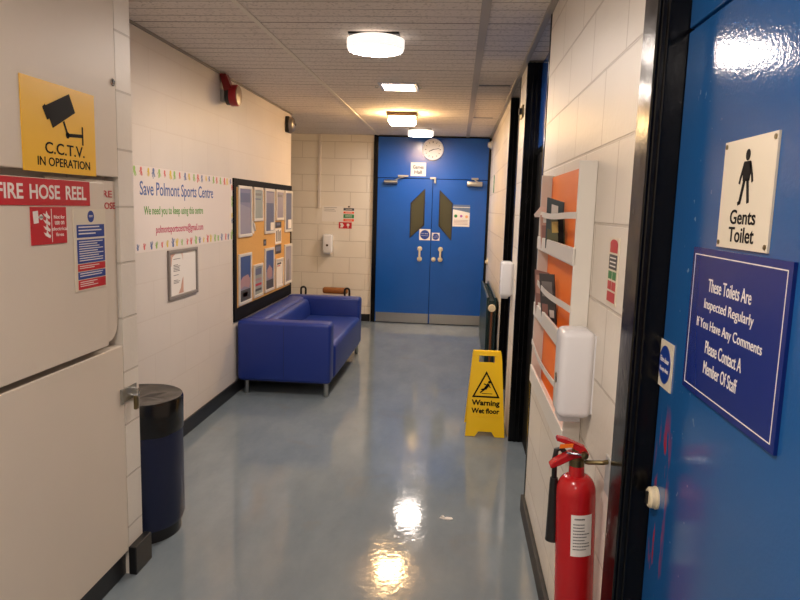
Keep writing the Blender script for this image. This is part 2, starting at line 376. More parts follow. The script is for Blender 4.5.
struct('baseboard_back', B().box(-3.6, -1.17, YB-.016, YB, 0, .1), SKIRT, label='black skirting left of the double doors', bev=.004)
struct('trim_1', B().box(-1.12, -1.092, YR, YB, ZC-.006, ZC+.01), RAILM, label='thin cream ceiling rail on the left')
struct('trim_2', B().box(.075, .12, YR, YB, ZC-.008, ZC+.01), TRIMG, label='wider grey ceiling rail on the right')
struct('trim_3', B().box(XR-.03, XR, YR, YB, ZC-.016, ZC+.005), TRIMG, label='grey trim where the ceiling meets the right wall')
struct('trim_4', B().box(XL, XL+.012, 2.675, 7.155, ZC-.014, ZC), GREYFR, label='thin dark trim where the ceiling meets the left wall')
struct('trim_5', B().box(.125, .37, 5.36, 5.40, ZC-.003, ZC+.01), BLACK, label='dark gap between two ceiling tiles on the right')
struct('trim_6', B().box(.125, .33, 7.2, 7.235, ZC-.003, ZC+.01), BLACK, label='narrow dark ceiling tile gap near the back doors')

# ---- door 1: gents toilet door, nearest on the right
XD = .478
d1 = thing('door_1', 'glossy blue toilet door nearest on the right with a black frame', 'door', (XD, 1.07, 0), kind='structure')
lf = obj('door_leaf', B().box(XD, XD+.045, .62, 1.527, .008, 1.978), WORN, d1, bev=.003)
obj('transom_panel', B().box(XD, XD+.045, .62, 1.527, 1.985, ZC-.02), WORN, d1, bev=.003)
b = B()
for s, y in ((1, 1.53), (-1, .615)):
    b.box(XR-.008, XR, *sorted((y, y+s*.112)), 0, ZC-.02)
    b.box(XR, XR+.15, *sorted((y, y+s*.068)), 0, ZC-.02)
    b.box(XR+.012, XR+.02, *sorted((y-s*.006, y+s*.01)), 0, ZC-.02)
b.box(XD+.05, XD+.1, .55, 1.6, 0, ZC)
obj('door_frame', b, BLACKP, d1, bev=.004)
p = PR(XD)
k = obj('thumb_turn', B().lathe((XD, 1.482, .951), (-1,0,0), [(.026,0),(.026,.004),(.024,.005),(.024,.015),(.02,.019),(.0,.019)], 28), CREAM, lf, smooth=True, label='round cream lock turn')
obj('lock_slot', B().box(XD-.024, XD-.019, 1.478, 1.486, .937, .965), BLACK, d1)

# ---- doors 3 and 4: dark frames further along the right wall
def side_door(n, y0, y1, label, strip):
    d = thing('door_%d' % n, label, 'door', (XR+.1, (y0+y1)/2, 0), kind='structure')
    b = B(); zt = ZC-.014
    for s, y in ((-1, y0), (1, y1)):
        b.box(XR-.004, XR+.15, *sorted((y, y-s*.032)), 0, zt)
    b.box(XR+.03, XR+.045, y1-.04, y1-.03, 0, zt); b.box(XR+.06, XR+.075, y1-.04, y1-.03, 0, zt)
    b.box(XR+.09, XR+.15, y0+.03, y1-.04, 1.965, 2.0); b.box(XR+.15, XR+.17, y0, y1, 0, zt)
    obj('door_frame', b, BLACKP, d, bev=.003)
    obj('door_leaf', B().box(XR+.09, XR+.13, y0+.034, y1-.034, .008, 1.96), BLACKW, d, bev=.003)
    obj('transom_panel', B().box(XR+.09, XR+.13, y0+.034, y1-.034, 2.002, zt), strip, d)
side_door(3, 3.40, 4.52, 'black framed doorway beside the leaflet rack with a blue panel overhead', BLUED)
side_door(4, 4.95, 5.88, 'black framed doorway behind the far white dispenser', BLACKP)

# ---- door 2: double doors at the corridor end
YD = YB-.03
d2 = thing('door_2', 'blue double doors to the games hall at the corridor end', 'door', (-.36, YD, 0), kind='structure')
b = B().box(-1.155, -1.097, YB-.055, YB, 0, ZC); b.box(.385, .418, YB-.055, YB, 0, ZC); b.box(-1.155, .418, YB-.055, YB, ZC-.022, ZC)
b.box(-1.1, .39, YB-.02, YB, 0, 2.56)
obj('door_frame', b, BLACKP, d2, bev=.004)
obj('transom_panel', B().box(-1.097, .385, YD-.02, YD+.01, 1.992, ZC-.022), BLUED, d2, bev=.003)
pb = PB(YD-.02)
for s, xa, xb in ((-1, -1.095, -.349), (1, -.344, .384)):
    lf = obj('door_leaf', B().box(xa, xb, YD-.02, YD+.01, .01, 1.985), BLUED, d2, bev=.003)
    kp = B().rect(pb, xa+.012, xb-.004, .012, .145, 0, .003)
    obj('kick_plate', kp, STEEL, lf, label='scuffed steel kick plate')
    if s < 0: q = [(-.641,1.66),(-.445,1.86),(-.445,1.365),(-.641,1.185)]
    else: q = [(-.252,1.85),(-.068,1.672),(-.068,1.165),(-.252,1.36)]
    cx = sum(x for x, _ in q)/4; cy = sum(y for _, y in q)/4
    inner = [(cx+(x-cx)*.84, cy+(y-cy)*.93) for x, y in q]
    gl = obj('vision_panel', B().prism(pb, inner, -.002, .001), DGLASS, lf, label='slanted dark glass panel')
    obj('glazing_bead', B().ring(pb, q, inner, 0, .006), BLACK, gl)
    hx = -.495 if s < 0 else -.212
    h = B()
    for z in (.905, 1.045): h.lathe((hx, YD-.02, z), (0,-1,0), [(.033,0),(.033,.008),(.02,.014),(.014,.016),(.014,.045),(0,.05)], 24)
    h.tube([(hx, YD-.06, .895), (hx, YD-.063, .975), (hx, YD-.06, 1.055)], .014)
    obj('pull_handle', h, CREAM, lf, smooth=True, label='cream pull handle')
    c = B()
    cxa, cxb = (-1.005, -.82) if s < 0 else (.112, .315)
    if s < 0:
        c.lathe((cxa, YD-.05, 1.935), (1,0,0), [(.012,0),(.032,.005),(.032,cxb-cxa-.005),(.02,cxb-cxa)], 20)
        c.tube([(-.86, YD-.06, 1.96), (-.8, YD-.06, 1.99), (-.69, YD-.05, 2.02)], .008)
        c.box(-.82, -.68, YD-.05, YD-.02, 2.01, 2.03)
    else:
        c.box(cxa, cxb, YD-.085, YD-.02, 1.9, 1.965, bev=.008)
        c.box(.17, .26, YD-.05, YD-.02, 1.99, 2.015); c.tube([(.25, YD-.06, 1.96), (.2, YD-.06, 2.0)], .008)
    obj('door_closer', c, STEEL, lf, smooth=True, label='silver overhead door closer')
    if s > 0:
        obj('keyhole_cover', B().lathe((-.303, YD-.02, .905), (0,-1,0), [(.03,0),(.03,.006),(.012,.012),(.011,.02),(0,.02)], 24), CREAM, lf, smooth=True)
obj('top_catch', B().box(-.385, -.305, YD-.045, YD-.02, 1.985, 2.012).box(-.33, -.305, YD-.06, YD-.02, 1.93, 1.99), STEEL, d2, bev=.003)

# ================================================================== CEILING LIGHTS
def lampmat(name, col, strength):
    return mat(name, (255, 250, 240), .4, emit=(col, strength))
def round_light(x, y, R, strength, label, name='lmain'):
    z = ZC
    t = thing('ceiling_light', label, 'ceiling light', (x, y, z))
    obj('backplate', B().box(x-R*.86, x+R*.86, y-R*.7, y+R*.7, z-.012, z), BLACK, t)
    obj('housing', B().lathe((x, y, z-.012), (0,0,-1), [(R*.9,0),(R,.006),(R,.05),(R*.97,.062),(R*.93,.066),(R*.93,.05),(.01,.05)], 56), mat('glowing lamp rim', (235,232,228), .3, emit=(LAMP_WHITE, .5)), t, smooth=True)
    obj('diffuser', B().lathe((x, y, z-.065), (0,0,-1), [(R*.93,0),(R*.925,.006),(R*.85,.011),(R*.4,.015),(.001,.016)], 56), lampmat(name, LAMP_WHITE, strength), t, smooth=True)
    return t
round_light(-.505, 3.93, .165, L_MAIN, 'large round white ceiling light, nearest of the lights')
t = thing('ceiling_light', 'square flush white light panel second nearest in the ceiling', 'ceiling light', (-.51, 5.47, ZC))
pc = plane((0,0,ZC), (1,0,0), (0,-1,0))     # faces -Z, a = X, b = -Y
obj('housing', B().frame(pc, -.66, -.355, -5.635, -5.305, .03, 0, .012), WPLAST, t, bev=.002)
obj('diffuser', B().rect(pc, -.63, -.385, -5.605, -5.335, .001, .006), lampmat('lpanel', LAMP_WHITE, L_PANEL), t)
for x in (-.685, -.34):
    obj('spring_clip', B().tube([(x-.012, 5.47, ZC), (x-.012, 5.47, ZC-.012), (x+.012, 5.47, ZC-.012), (x+.012, 5.47, ZC)], .003, 8), STEEL, t)
t = thing('ceiling_light', 'rectangular amber bulkhead light with a brown base', 'ceiling light', (-.6, 7.0, ZC))
obj('housing', B().box(-.755, -.455, 6.86, 7.14, ZC-.04, ZC, bev=.006), mat('brown bulkhead', (92, 66, 40), .5), t)
obj('diffuser', B().box(-.74, -.47, 6.875, 7.125, ZC-.115, ZC-.04, bev=.025, seg=3), lampmat('lamber', LAMP_AMBER, L_AMBER), t, smooth=True)
round_light(-.49, 8.36, .16, L_END, 'small looking round white light just before the blue doors', 'lend')
round_light(-.46, .75, .165, L_BEHIND, 'round white ceiling light overhead by the near blue door', 'lbehind')
round_light(-.46, -1.2, .165, L_BEHIND, 'round white ceiling light behind the viewer', 'lbehind')

# ================================================================== LEFT NEAR: cupboard
XP = -1.335
up_ = thing('cupboard_panel', 'upper cream cupboard panel with a lock, carrying the yellow camera sign', 'cupboard panel', (-1.37, 1.7, 1.68))
pn = obj('panel', B().box(-1.395, XP, .905, 2.543, 1.676, ZC-.004), PANEL, up_, bev=.004)
obj('lock', B().lathe((XP, 2.518, 2.033), (1,0,0), [(.014,0),(.014,.004),(.011,.006),(.009,.003),(0,.003)], 22), CHROME, pn, smooth=True)
obj('lock_slot', B().box(XP+.003, XP+.0045, 2.516, 2.520, 2.024, 2.042), BLACK, up_)
lo = thing('cupboard_panel', 'lower cream cupboard panel with a metal hasp above the skirting', 'cupboard panel', (-1.37, 1.7, .115))
pn = obj('panel', B().box(-1.395, XP, .905, 2.54, .115, 1.004), PANEL, lo, bev=.004)
h = obj('hasp', B().box(XP, XP+.004, 2.512, 2.64, .765, .822).box(XP, XP+.009, 2.505, 2.52, .762, .825), STEEL, lo, bev=.001)
obj('staple', B().tube([(XP+.003, 2.605, .806), (XP+.028, 2.605, .806), (XP+.03, 2.605, .79), (XP+.028, 2.605, .776), (XP+.003, 2.605, .776)], .005, 10), CHROME, h, smooth=True)
obj('padlock', B().box(XP+.008, XP+.022, 2.598, 2.622, .715, .775, bev=.003), BRASS, h)
cab = thing('fire_hose_cabinet', 'cream fire hose reel cabinet between the two cupboard panels', 'cabinet', (-1.37, 1.7, 1.02))
obj('door', B().box(-1.345, -1.323, .91, 2.412, 1.028, 1.651), PANEL, cab, bev=.004)
pi = PL(-1.359)
q = [(2.1, 1.03), (2.46, 1.03)] + [(2.46+.085*math.sin(a), 1.115-.085*math.cos(a)) for a in [i*PI/16 for i in range(1, 9)]] + [(2.545, 1.66), (2.1, 1.66)]
ip = obj('inner_panel', B().prism(pi, q, 0, .006), PANEL, cab)
pi2 = PL(-1.353)
text(ip, pi2, 'FIRE', 2.408, 2.522, 1.597, 1.623, SIGNRED, bold=.01)
text(ip, pi2, 'HOSE', 2.432, 2.545, 1.552, 1.578, SIGNRED, bold=.01)

def plate(name, label, cat, P, a0, a1, b0, b1, m, t=.003, group=None, bev=.001):
    c = P((a0+a1)/2, (b0+b1)/2, 0)
    th = thing(name, label, cat, c, group)
    obj('plate', B().rect(P, a0, a1, b0, b1, .0003, t), m, th)
    return th
def onto(r, x, x2):
    k = x2/x; return (r[0]*k, r[1]*k, CAMZ+(r[2]-CAMZ)*k, CAMZ+(r[3]-CAMZ)*k)
def frac(a0, a1, b0, b1):
    return lambda u, v: (a0+(a1-a0)*u, b1-(b1-b0)*v)
def lines(b, P, a0, a1, b0, b1, n, t, fill=.5, ragged=.35):
    for i in range(n):
        z1 = b1-(b1-b0)*i/n; z0 = z1-(b1-b0)/n*fill
        b.rect(P, a0, a1-(a1-a0)*random.random()*ragged, z0, z1, t, t+.0004)

# CCTV sign
P = PL(XP); r = onto((1.975, 2.392, 1.672, 1.962), -1.34, -1.332)
t = plate('camera_warning_sign', 'yellow camera warning sign on the upper cupboard panel', 'sign', P, *r, SIGNYEL)
f = frac(*r); T = .0032
b = B().prism(P, [f(.29,.27), f(.62,.07), f(.70,.27), f(.38,.50)], T, T+.0006)
b.prism(P, [f(.255,.29), f(.29,.25), f(.345,.40), f(.31,.42)], T, T+.0006)
b.line(P, f(.53,.40), f(.58,.545), .010, T, T+.0006); b.disc(P, *f(.58,.55), .011, T, T+.0006, 16)
b.line(P, f(.58,.55), f(.80,.53), .012, T, T+.0006); b.line(P, f(.80,.42), f(.80,.64), .008, T, T+.0006)
obj('camera_symbol', b, INK, t)
a0, z1 = f(.27,.66); a1, z0 = f(.82,.79); text(t, P, 'C.C.T.V.', a0, a1, z0, z1, INK, T+.0006, bold=.012)
a0, z1 = f(.17,.83); a1, z0 = f(.90,.93); text(t, P, 'IN OPERATION', a0, a1, z0, z1, INK, T+.0006, bold=.012)
# fire hose reel strip
P = PL(-1.323)
t = plate('fire_hose_sign', 'long red sign across the top of the hose cabinet door', 'sign', P, *onto((1.77, 2.343, 1.564, 1.65), -1.34, -1.32), SIGNRED)
for wd, wa, wb in (('FIRE', 1.845, 1.966), ('HOSE', 1.998, 2.158), ('REEL', 2.192, 2.318)):
    text(t, P, wd, *onto((wa, wb, 1.584, 1.631), -1.34, -1.32), PAPER, .0038, bold=.02)
# not for electrical fires
r = onto((1.998, 2.19, 1.437, 1.559), -1.34, -1.32)
t = plate('electrical_fire_sign', 'small square red sign with a flame symbol under the long red sign', 'sign', P, *r, SIGNRED)
f = frac(*r); b = B()
b.prism(P, [f(.05,.12), f(.19,.10), f(.2,.42), f(.07,.44)], T, T+.0006)
b.disc(P, *f(.27,.27), .009, T, T+.0006, 14); b.line(P, f(.19,.27), f(.33,.27), .005, T, T+.0006)
for k in range(4):
    v = .16+.17*k
    b.prism(P, [f(.32,v), f(.38,v+.1), f(.5,v+.17), f(.52,v+.10), f(.46,v+.05), f(.42,v-.06), f(.40,v+.04)], T, T+.0006)
b.line(P, f(.56,.05), f(.56,.95), .003, T, T+.0006)
obj('flame_symbol', b, PAPER, t)
for i, s in enumerate(('Not for', 'use on', 'electrical', 'fires')):
    a0, z1 = f(.79-.023*len(s), .22+.16*i); a1, z0 = f(.79+.023*len(s), .32+.16*i); text(t, P, s, a0, a1, z0, z1, PAPER, T+.0006, bold=.01)
# fire action notice
r = onto((2.232, 2.446, 1.258, 1.552), -1.34, -1.32)
t = plate('fire_action_notice', 'tall cream notice with blue and red blocks on the hose cabinet door', 'notice', P, *r, IVORY)
f = frac(*r); b = B(); b.disc(P, *f(.52,.09), .021, T, T+.0006, 24)
for v0, v1, mi in ((.19,.345,0), (.37,.66,0), (.67,.755,1), (.765,.855,0), (.865,.98,1)):
    b.mi = mi; a0, z1 = f(.08, v0); a1, z0 = f(.94, v1); b.rect(P, a0, a1, z0, z1, T, T+.0006)
obj('colour_block', b, [SIGNBLUE, SIGNRED], t)
b = B()
for v0, v1, n in ((.21,.33,3), (.39,.65,9), (.69,.74,2), (.78,.84,2), (.885,.96,3)):
    a0, z1 = f(.13, v0); a1, z0 = f(.9, v1); lines(b, P, a0, a1, z0, z1, n, T+.0007, .38, .5)
a0, z1 = f(.46,.075); a1, z0 = f(.58,.105); lines(b, P, a0, a1, z0, z1, 2, T+.0007, .5, .1)
obj('small_print', b, PAPER, t)

# ---- bin
bx, by, R = -1.475, 2.945, .196
t = thing('litter_bin', 'round navy litter bin with a black liner behind the block pier', 'bin', (bx, by, 0))
obj('base', B().lathe((bx, by, 0), (0,0,1), [(.182,0),(.182,.055),(.17,.06)], 56), BLACK, t, smooth=True)
obj('body', B().lathe((bx, by, 0), (0,0,1), [(.17,.05),(.192,.06),(.2,.085),(R,.615),(.194,.625),(.19,.2),(.01,.19)], 64), BIN_B, t, smooth=True)
b = B(); seg = 72; prof = [(.2005,.515,.004),(.2015,.54,.004),(.200,.60,.002),(.202,.662,.001),(.197,.674,.001),(.183,.67,.002),(.13,.664,.006),(.06,.66,.006),(.005,.658,.0)]
rings = []
for rr, z, wv in prof:
    rings.append([b.bm.verts.new((bx+(rr+wv*.5*math.sin(9*a+z*50))*math.cos(a), by+(rr+wv*.5*math.sin(9*a+z*50))*math.sin(a), z+wv*math.sin(5*a+rr*40)*(1 if rr < .19 else .6))) for a in [2*PI*i/seg for i in range(seg)]])
for i in range(len(rings)-1):
    for k2 in range(seg): b._face([rings[i][k2], rings[i][(k2+1)%seg], rings[i+1][(k2+1)%seg], rings[i+1][k2]])
b._face(rings[-1])
obj('bin_liner', b, LINER, t, smooth=True)

# ================================================================== LEFT WALL
P = PL(XL)
r = (3.60, 5.275, 1.29, 1.787)
t = plate('banner', 'white banner with a coloured handprint border on the left wall', 'banner', P, *r, BANNERW, .002)
text(t, P, 'Save Polmont Sports Centre', 3.685, 4.83, 1.595, 1.70, TXTBLUE, .0026, bold=.008)
text(t, P, 'We need you to keep using this centre', 3.73, 4.63, 1.492, 1.557, TXTGREEN, .0026, bold=.012)
text(t, P, 'polmontsportscentre@gmail.com', 3.88, 4.63, 1.38, 1.444, TXTPINK, .0026, bold=.01)
HM = [HBLUE, HRED, HYEL, HGREEN]
def hand(a, z, s, up_, mi):
    b = B(); u = 1 if up_ else -1
    b.disc(P, a, z, .014*s, .0021, .0026, 10, ry=.015*s)
    for ang in (-50, -22, -4, 15, 34):
        an = math.radians(ang+random.uniform(-6, 6)); L = (.048 if abs(ang) < 40 else .032)*s*random.uniform(.85, 1.1)
        b.line(P, (a+.012*s*math.sin(an), z+u*.012*s*math.cos(an)), (a+L*math.sin(an), z+u*L*math.cos(an)), .0058*s, .0021, .0026)
    obj('handprint', b, HM[mi], t)
cols = [3, 1, 2, 0, 3, 1, 2, 3, 1, 0, 2, 3, 1, 0, 2, 0, 3, 1]
for i in range(22):
    a = 3.635+i*.0755+random.uniform(-.012,.012)
    hand(a, 1.768, random.uniform(.6, 1.0), False, cols[i % 18]); hand(a+.02, 1.312, random.uniform(.6, 1.0), True, cols[(i*5+3) % 18])
for i in range(6): hand(5.245, 1.70-i*.066, .7, i % 2 == 0, cols[(i*3+1) % 18])
# framed notice under the banner
r = (4.028, 4.496, .962, 1.281)
t = thing('picture_frame', 'grey framed notice hanging below the banner', 'picture frame', P(4.26, 1.12))
obj('frame', B().frame(P, *r, .022, .0, .016), GREYFR, t, bev=.002)
sh = obj('sheet', B().rect(P, r[0]+.02, r[1]-.02, r[2]+.02, r[3]-.02, .0, .006), PAPER, t)
b = B(); f = frac(4.05, 4.26, .984, 1.26)
for mi, pts in ((0, [(0,.02),(.42,.02),(.2,.1),(.12,.3),(0,.34)]), (0, [(1,.98),(.62,.98),(.8,.86),(.9,.68),(1,.6)]), (1, [(.8,.02),(1,.02),(1,.2),(.92,.08)])):
    b.mi = mi; b.prism(P, [f(*p) for p in pts], .0061, .0068)
b.mi = 2
for v0, v1, n in ((.14,.17,1), (.28,.46,5), (.52,.55,1), (.64,.74,3)):
    a0, z1 = f(.28, v0); a1, z0 = f(.8, v1); lines(b, P, a0, a1, z0, z1, n, .0061, .4, .4)
obj('printing', b, [mat('dusty pink print', (206, 160, 140), .5), mat('pale pink print', (224, 196, 182), .5), DGREY], sh)

# notice board
nb = thing('notice_board', 'cork notice board in a black frame above the sofa', 'notice board', P(6.23, 1.19))
obj('frame', B().frame(P, 5.262, 7.15, .612, 1.79, .068, 0, .0124), BLACKW, nb, bev=.002)
obj('rail_and_shade', B().rect(P, 5.33, 7.09, .68, .722, 0, .0122), BLACKW, nb)  # black strip thickening the lower frame bar, with the shading there painted in
obj('cork_sheet', B().rect(P, 5.33, 7.09, .722, 1.72, 0, .012), CORK, nb)
P = PL(XL+.0125)
SN = [(5.358,5.714,1.306,1.735),(5.772,6.046,1.433,1.735),(6.11,6.444,1.309,1.735),(6.5,6.791,1.43,1.735),(6.837,7.135,1.302,1.735),
      (5.356,5.70,.733,1.168),(5.768,6.043,.743,1.047),(6.111,6.43,.751,1.173),(6.5,6.767,.747,1.047),(6.837,7.135,.746,1.173)]
SL = ['lavender table of small print', 'pale green sheet', 'blue grey landscape', 'pale lilac sheet', 'lilac sheet with white corner',
      'pink hands on deep blue', 'grey sheet with colour bands', 'pink face on deep blue', 'white sheet under a black logo', 'pale grey tall figure']
lav = mat('lavender print', (136, 132, 156), .35); pgr = mat('pale green print', (158, 166, 160), .35); bgr = mat('blue grey print', (104, 110, 136), .35)
pli = mat('pale lilac print', (156, 150, 164), .35); pinkp = mat('pink print', (176, 138, 138), .35); dbl = mat('deep blue print', (62, 86, 140), .35)
for i, (y0, y1, z0, z1) in enumerate(SN):
    pos = ['first', 'second', 'third', 'fourth', 'fifth'][i % 5]
    t = thing('poster_frame', 'silver snap frame of %s, %s in the %s board row' % (SL[i], pos, 'upper' if i < 5 else 'lower'),
              'poster frame', P((y0+y1)/2, (z0+z1)/2), 'silver snap frames on the cork board')
    obj('frame', B().frame(P, y0, y1, z0, z1, .026, 0, .014), ALU, t, bev=.004)
    a = (y0+.02, y1-.02, z0+.02, z1-.02)
    s = obj('sheet', B().rect(P, *a, 0, .006), [lav, pgr, bgr, pli, bgr, lav, pgr, lav, PAPER, pli][i], t)
    f = frac(*a); b = B(); T2, T3 = .0061, .0068
    def blk(u0, u1, v0, v1, mi):
        b.mi = mi; a0, q1 = f(u0, v0); a1, q0 = f(u1, v1); b.rect(P, a0, a1, q0, q1, T2, T3)
    if i == 0: blk(.06,.9,.1,.3,1); b.mi = 3; b.prism(P, [f(.02,.33), f(.9,.42), f(.98,.98), f(.02,.98)], T2, T3)
    elif i == 2: blk(.05,.95,.04,.3,3); b.mi = 1; b.prism(P, [f(.6,.3), f(.98,.3), f(.98,.7), f(.75,.66)], T2, T3); blk(.6,.98,.78,.97,2)
    elif i == 3: blk(.15,.85,.1,.2,5); blk(.1,.9,.35,.8,3)
    elif i == 4: blk(.05,.95,.2,.45,1); blk(.45,.98,.72,.96,2)
    elif i == 1: blk(.1,.9,.12,.2,5); blk(.1,.8,.3,.34,1)
    elif i == 5:
        blk(.12,.98,.02,.5,0); b.mi = 4; b.prism(P, [f(.02,.55), f(.3,.45), f(.75,.42), f(.98,.6), f(.8,.72), f(.4,.66), f(.1,.7)], T2+.0004, T3+.0004)
        blk(.02,.98,.74,.98,6); blk(.3,.7,.8,.9,7)
    elif i == 6: blk(.08,.92,.08,.3,1); blk(.08,.92,.42,.5,4); blk(.08,.92,.6,.68,7); blk(.08,.92,.78,.86,6)
    elif i == 7:
        blk(.1,.98,.02,.55,0); b.mi = 4; b.prism(P, [f(.2,.5), f(.5,.38), f(.85,.5), f(.8,.68), f(.5,.74), f(.22,.66)], T2+.0004, T3+.0004); blk(.02,.98,.76,.98,6)
    elif i == 8: blk(.12,.8,.1,.17,6); blk(.15,.6,.2,.24,7)
    else: b.mi = 5; b.prism(P, [f(.35,.4), f(.6,.35), f(.75,.6), f(.7,.95), f(.25,.95)], T2, T3)
    obj('printing', b, [dbl, bgr, PAPER, pli, pinkp, GREY, DGREY, SIGNRED], s)
b = B(); b.bm.faces.ensure_lookup_table()
pts = [(5.715,1.43,.002),(5.80,1.40,.03),(5.79,1.33,.035),(5.72,1.36,.004)]
b.prism(plane(P(0,0,0), P.u, P.v), [(5.715,1.44),(5.80,1.35),(5.79,1.32),(5.72,1.35)], 0, .002)
b.mi = 0; b.prism(plane(P(0,0,0), (0,.96,0.0), (.0,0,1)), [(5.715,1.44),(5.765,1.41),(5.79,1.35)], .002, .02)
obj('paper_scrap', b, PAPER, base=P(5.75,1.38), label='curled white paper scrap pinned beside the first upper frame', cat='paper')
def card(name, label, y0, y1, z0, z1, m, extra=None):
    t = thing(name, label, 'card', P((y0+y1)/2, (z0+z1)/2)); s = obj('sheet', B().rect(P, y0, y1, z0, z1, 0, .002), m, t)
    if extra:
        b = B(); f = frac(y0, y1, z0, z1)
        for u0, u1, v0, v1, mi in extra:
            b.mi = mi; a0, q1 = f(u0, v0); a1, q0 = f(u1, v1); b.rect(P, a0, a1, q0, q1, .0021, .0026)
        obj('printing', b, [DGREY, PAPER, pinkp, bgr], s)
card('photo_card', 'tiny dark photo pinned between two blue hand posters and upper frames', 6.085, 6.175, 1.20, 1.26, DGREY, [(.2,.8,.3,.7,3)])
card('photo_card', 'dark photo card topmost of the column under the fourth upper frame', 6.49, 6.715, 1.355, 1.415, DGREY, [(.2,.8,.2,.6,3)])
card('photo_card', 'pale card with dark figures in the middle of the small card column', 6.49, 6.715, 1.195, 1.35, PAPER, [(.15,.3,.15,.85,0),(.4,.52,.1,.85,0),(.62,.72,.2,.85,0),(.8,.9,.15,.85,0)])
card('photo_card', 'dark photo card lowest of the column above the logo sheet', 6.49, 6.715, 1.095, 1.185, DGREY, [(.1,.9,.2,.7,3)])

# bells
t = thing('fire_alarm_bell', 'red fire alarm bell high on the left wall under the ceiling', 'alarm bell', (XL, 5.05, 2.41))
obj('wall_bracket', B().box(XL, XL+.03, 5.0, 5.09, 2.345, 2.43).box(XL+.03, XL+.05, 5.01, 5.06, 2.355, 2.39), STEEL, t, bev=.003)
obj('bracket_arm', B().prism(plane((0,5.02,0), (1,0,0), (0,0,1)), [(XL,2.545),(XL+.05,2.545),(XL+.1,2.42),(XL+.035,2.41)], -.035, .035), mat('dark red enamel', (128, 16, 22), .3), t, bev=.005)
obj('back_box', B().lathe((XL+.03, 5.05, 2.395), (1,0,0), [(.045,0),(.07,.008),(.072,.045),(.066,.05)], 32), BLACK, t, smooth=True)
obj('gong', B().lathe((XL+.07, 5.05, 2.395), (1,0,0), [(.076,0),(.079,.005),(.079,.05),(.074,.056),(.0,.056)], 40), mat('bell red', (160, 24, 32), .3), t, smooth=True)
obj('face_disc', B().lathe((XL+.125, 5.05, 2.395), (1,0,0), [(.070,0),(.07,.006),(.03,.01),(.0,.011)], 36), mat('beige bell face', (150, 118, 96), .35), t, smooth=True)
t = thing('bell', 'grey metal bell near the far end of the left wall', 'bell', (XL, 7.0, 2.42))
obj('back_box', B().box(XL, XL+.04, 6.90, 7.03, 2.335, 2.495, bev=.008), BLACK, t)
obj('gong', B().lathe((XL+.04, 6.96, 2.415), (1,0,0), [(.082,0),(.082,.012),(.072,.032),(.05,.045),(.015,.052),(.012,.062),(0,.064)], 36), mat('grey bell metal', (150, 142, 134), .3, metal=.8), t, smooth=True)

# sofa
t = thing('sofa', 'blue leatherette two seat sofa with steel legs below the notice board', 'sofa', (-1.39, 6.22, 0))
x0, x1, y0, y1 = -1.79, -1.0, 5.29, 7.10
for ya, yb in ((y0, y0+.17), (y1-.17, y1)):
    ar = obj('arm', B().box(x0, x1, ya, yb, .115, .625, bev=.03, seg=4), LEATHER, t, smooth=True)
    yy = ya if ya == y0 else yb
    obj('seam', B().box(x0+.395, x0+.399, yy-.001, yy+.001, .15, .6), mat('dark blue seam', (22, 34, 96), .5), ar)
b = B().box(x0, x0+.2, y0+.15, y1-.15, .3, .625, bev=.05, seg=4)
b.box(x0+.14, x0+.27, y0+.165, y1-.165, .40, .60, bev=.05, seg=4, rot=Matrix.Rotation(math.radians(-10), 4, 'Y'), piv=(x0+.2, 0, .45))
obj('backrest', b, LEATHER, t, smooth=True)
obj('seat', B().box(x0+.18, x1+.012, y0+.168, y1-.168, .115, .43, bev=.045, seg=4), LEATHER, t, smooth=True)
obj('underframe', B().box(x0+.02, x1-.05, y0+.05, y1-.05, .1, .125), BLACK, t)
for lx in (x0+.07, x1-.04):
    for ly in (y0+.045, y1-.06):
        obj('leg', B().lathe((lx, ly, 0), (0,0,1), [(.018,0),(.02,.004),(.02,.112),(.03,.114)], 20), STEEL, t, smooth=True)

# bench behind the sofa
t = thing('bench', 'low brown wooden bench with black hoop ends behind the sofa', 'bench', (-1.72, 8.8, 0))
for yo in (8.68, 8.76, 8.84): obj('seat_slat', B().box(-2.0, -1.47, yo, yo+.07, .33, .37, bev=.008), WOOD, t)
obj('back_roll', B().box(-1.8, -1.45, 8.86, 8.95, .40, .487, bev=.03, seg=3), WOOD, t, smooth=True)
for hx in (-2.045, -1.445):
    pts = [(hx-.032, 8.8, 0), (hx-.032, 8.8, .44)] + [(hx-.032*math.cos(a), 8.8, .46+.032*math.sin(a)) for a in [i*PI/8 for i in range(9)]] + [(hx+.032, 8.8, .44), (hx+.032, 8.8, 0)]
    obj('hoop', B().tube(pts, .014, 10), BLACK, t, smooth=True)

# ================================================================== BACK WALL
P = PB(YB)
b = B().box(-1.925, -1.89, YB-.022, YB, 1.55, ZC, bev=.003)
obj('cable_trunking', b, WALL_L, base=(-1.907, YB, 2.05), label='white vertical cable trunking on the back wall left of the notices', cat='cable trunking')
t = plate('paper_notice', 'white paper notice with faint writing left of the coloured action sign', 'notice', P, -1.868, -1.575, 1.375, 1.588, PAPER, .002)
b = B(); lines(b, P, -1.84, -1.62, 1.5, 1.57, 3, .0022, .25, .6); obj('handwriting', b, GREY, t)
r = (-1.572, -1.415, 1.383, 1.568)
t = plate('action_sign', 'upright sign with navy, orange and green bands beside the paper notice', 'sign', P, *r, PAPER, .003)
f = frac(*r); b = B()
for v0, v1, mi in ((0,.2,0), (.26,.42,1), (.46,.76,2), (.80,1,1)):
    b.mi = mi; a0, z1 = f(.03, v0+.01); a1, z0 = f(.97, v1-.01); b.rect(P, a0, a1, z0, z1, .0031, .0036)
b.mi = 3
for v0, v1 in ((.08,.11), (.32,.35), (.55,.58), (.64,.67), (.88,.91)):
    a0, z1 = f(.2, v0); a1, z0 = f(.8, v1); b.rect(P, a0, a1, z0, z1, .0037, .0041)
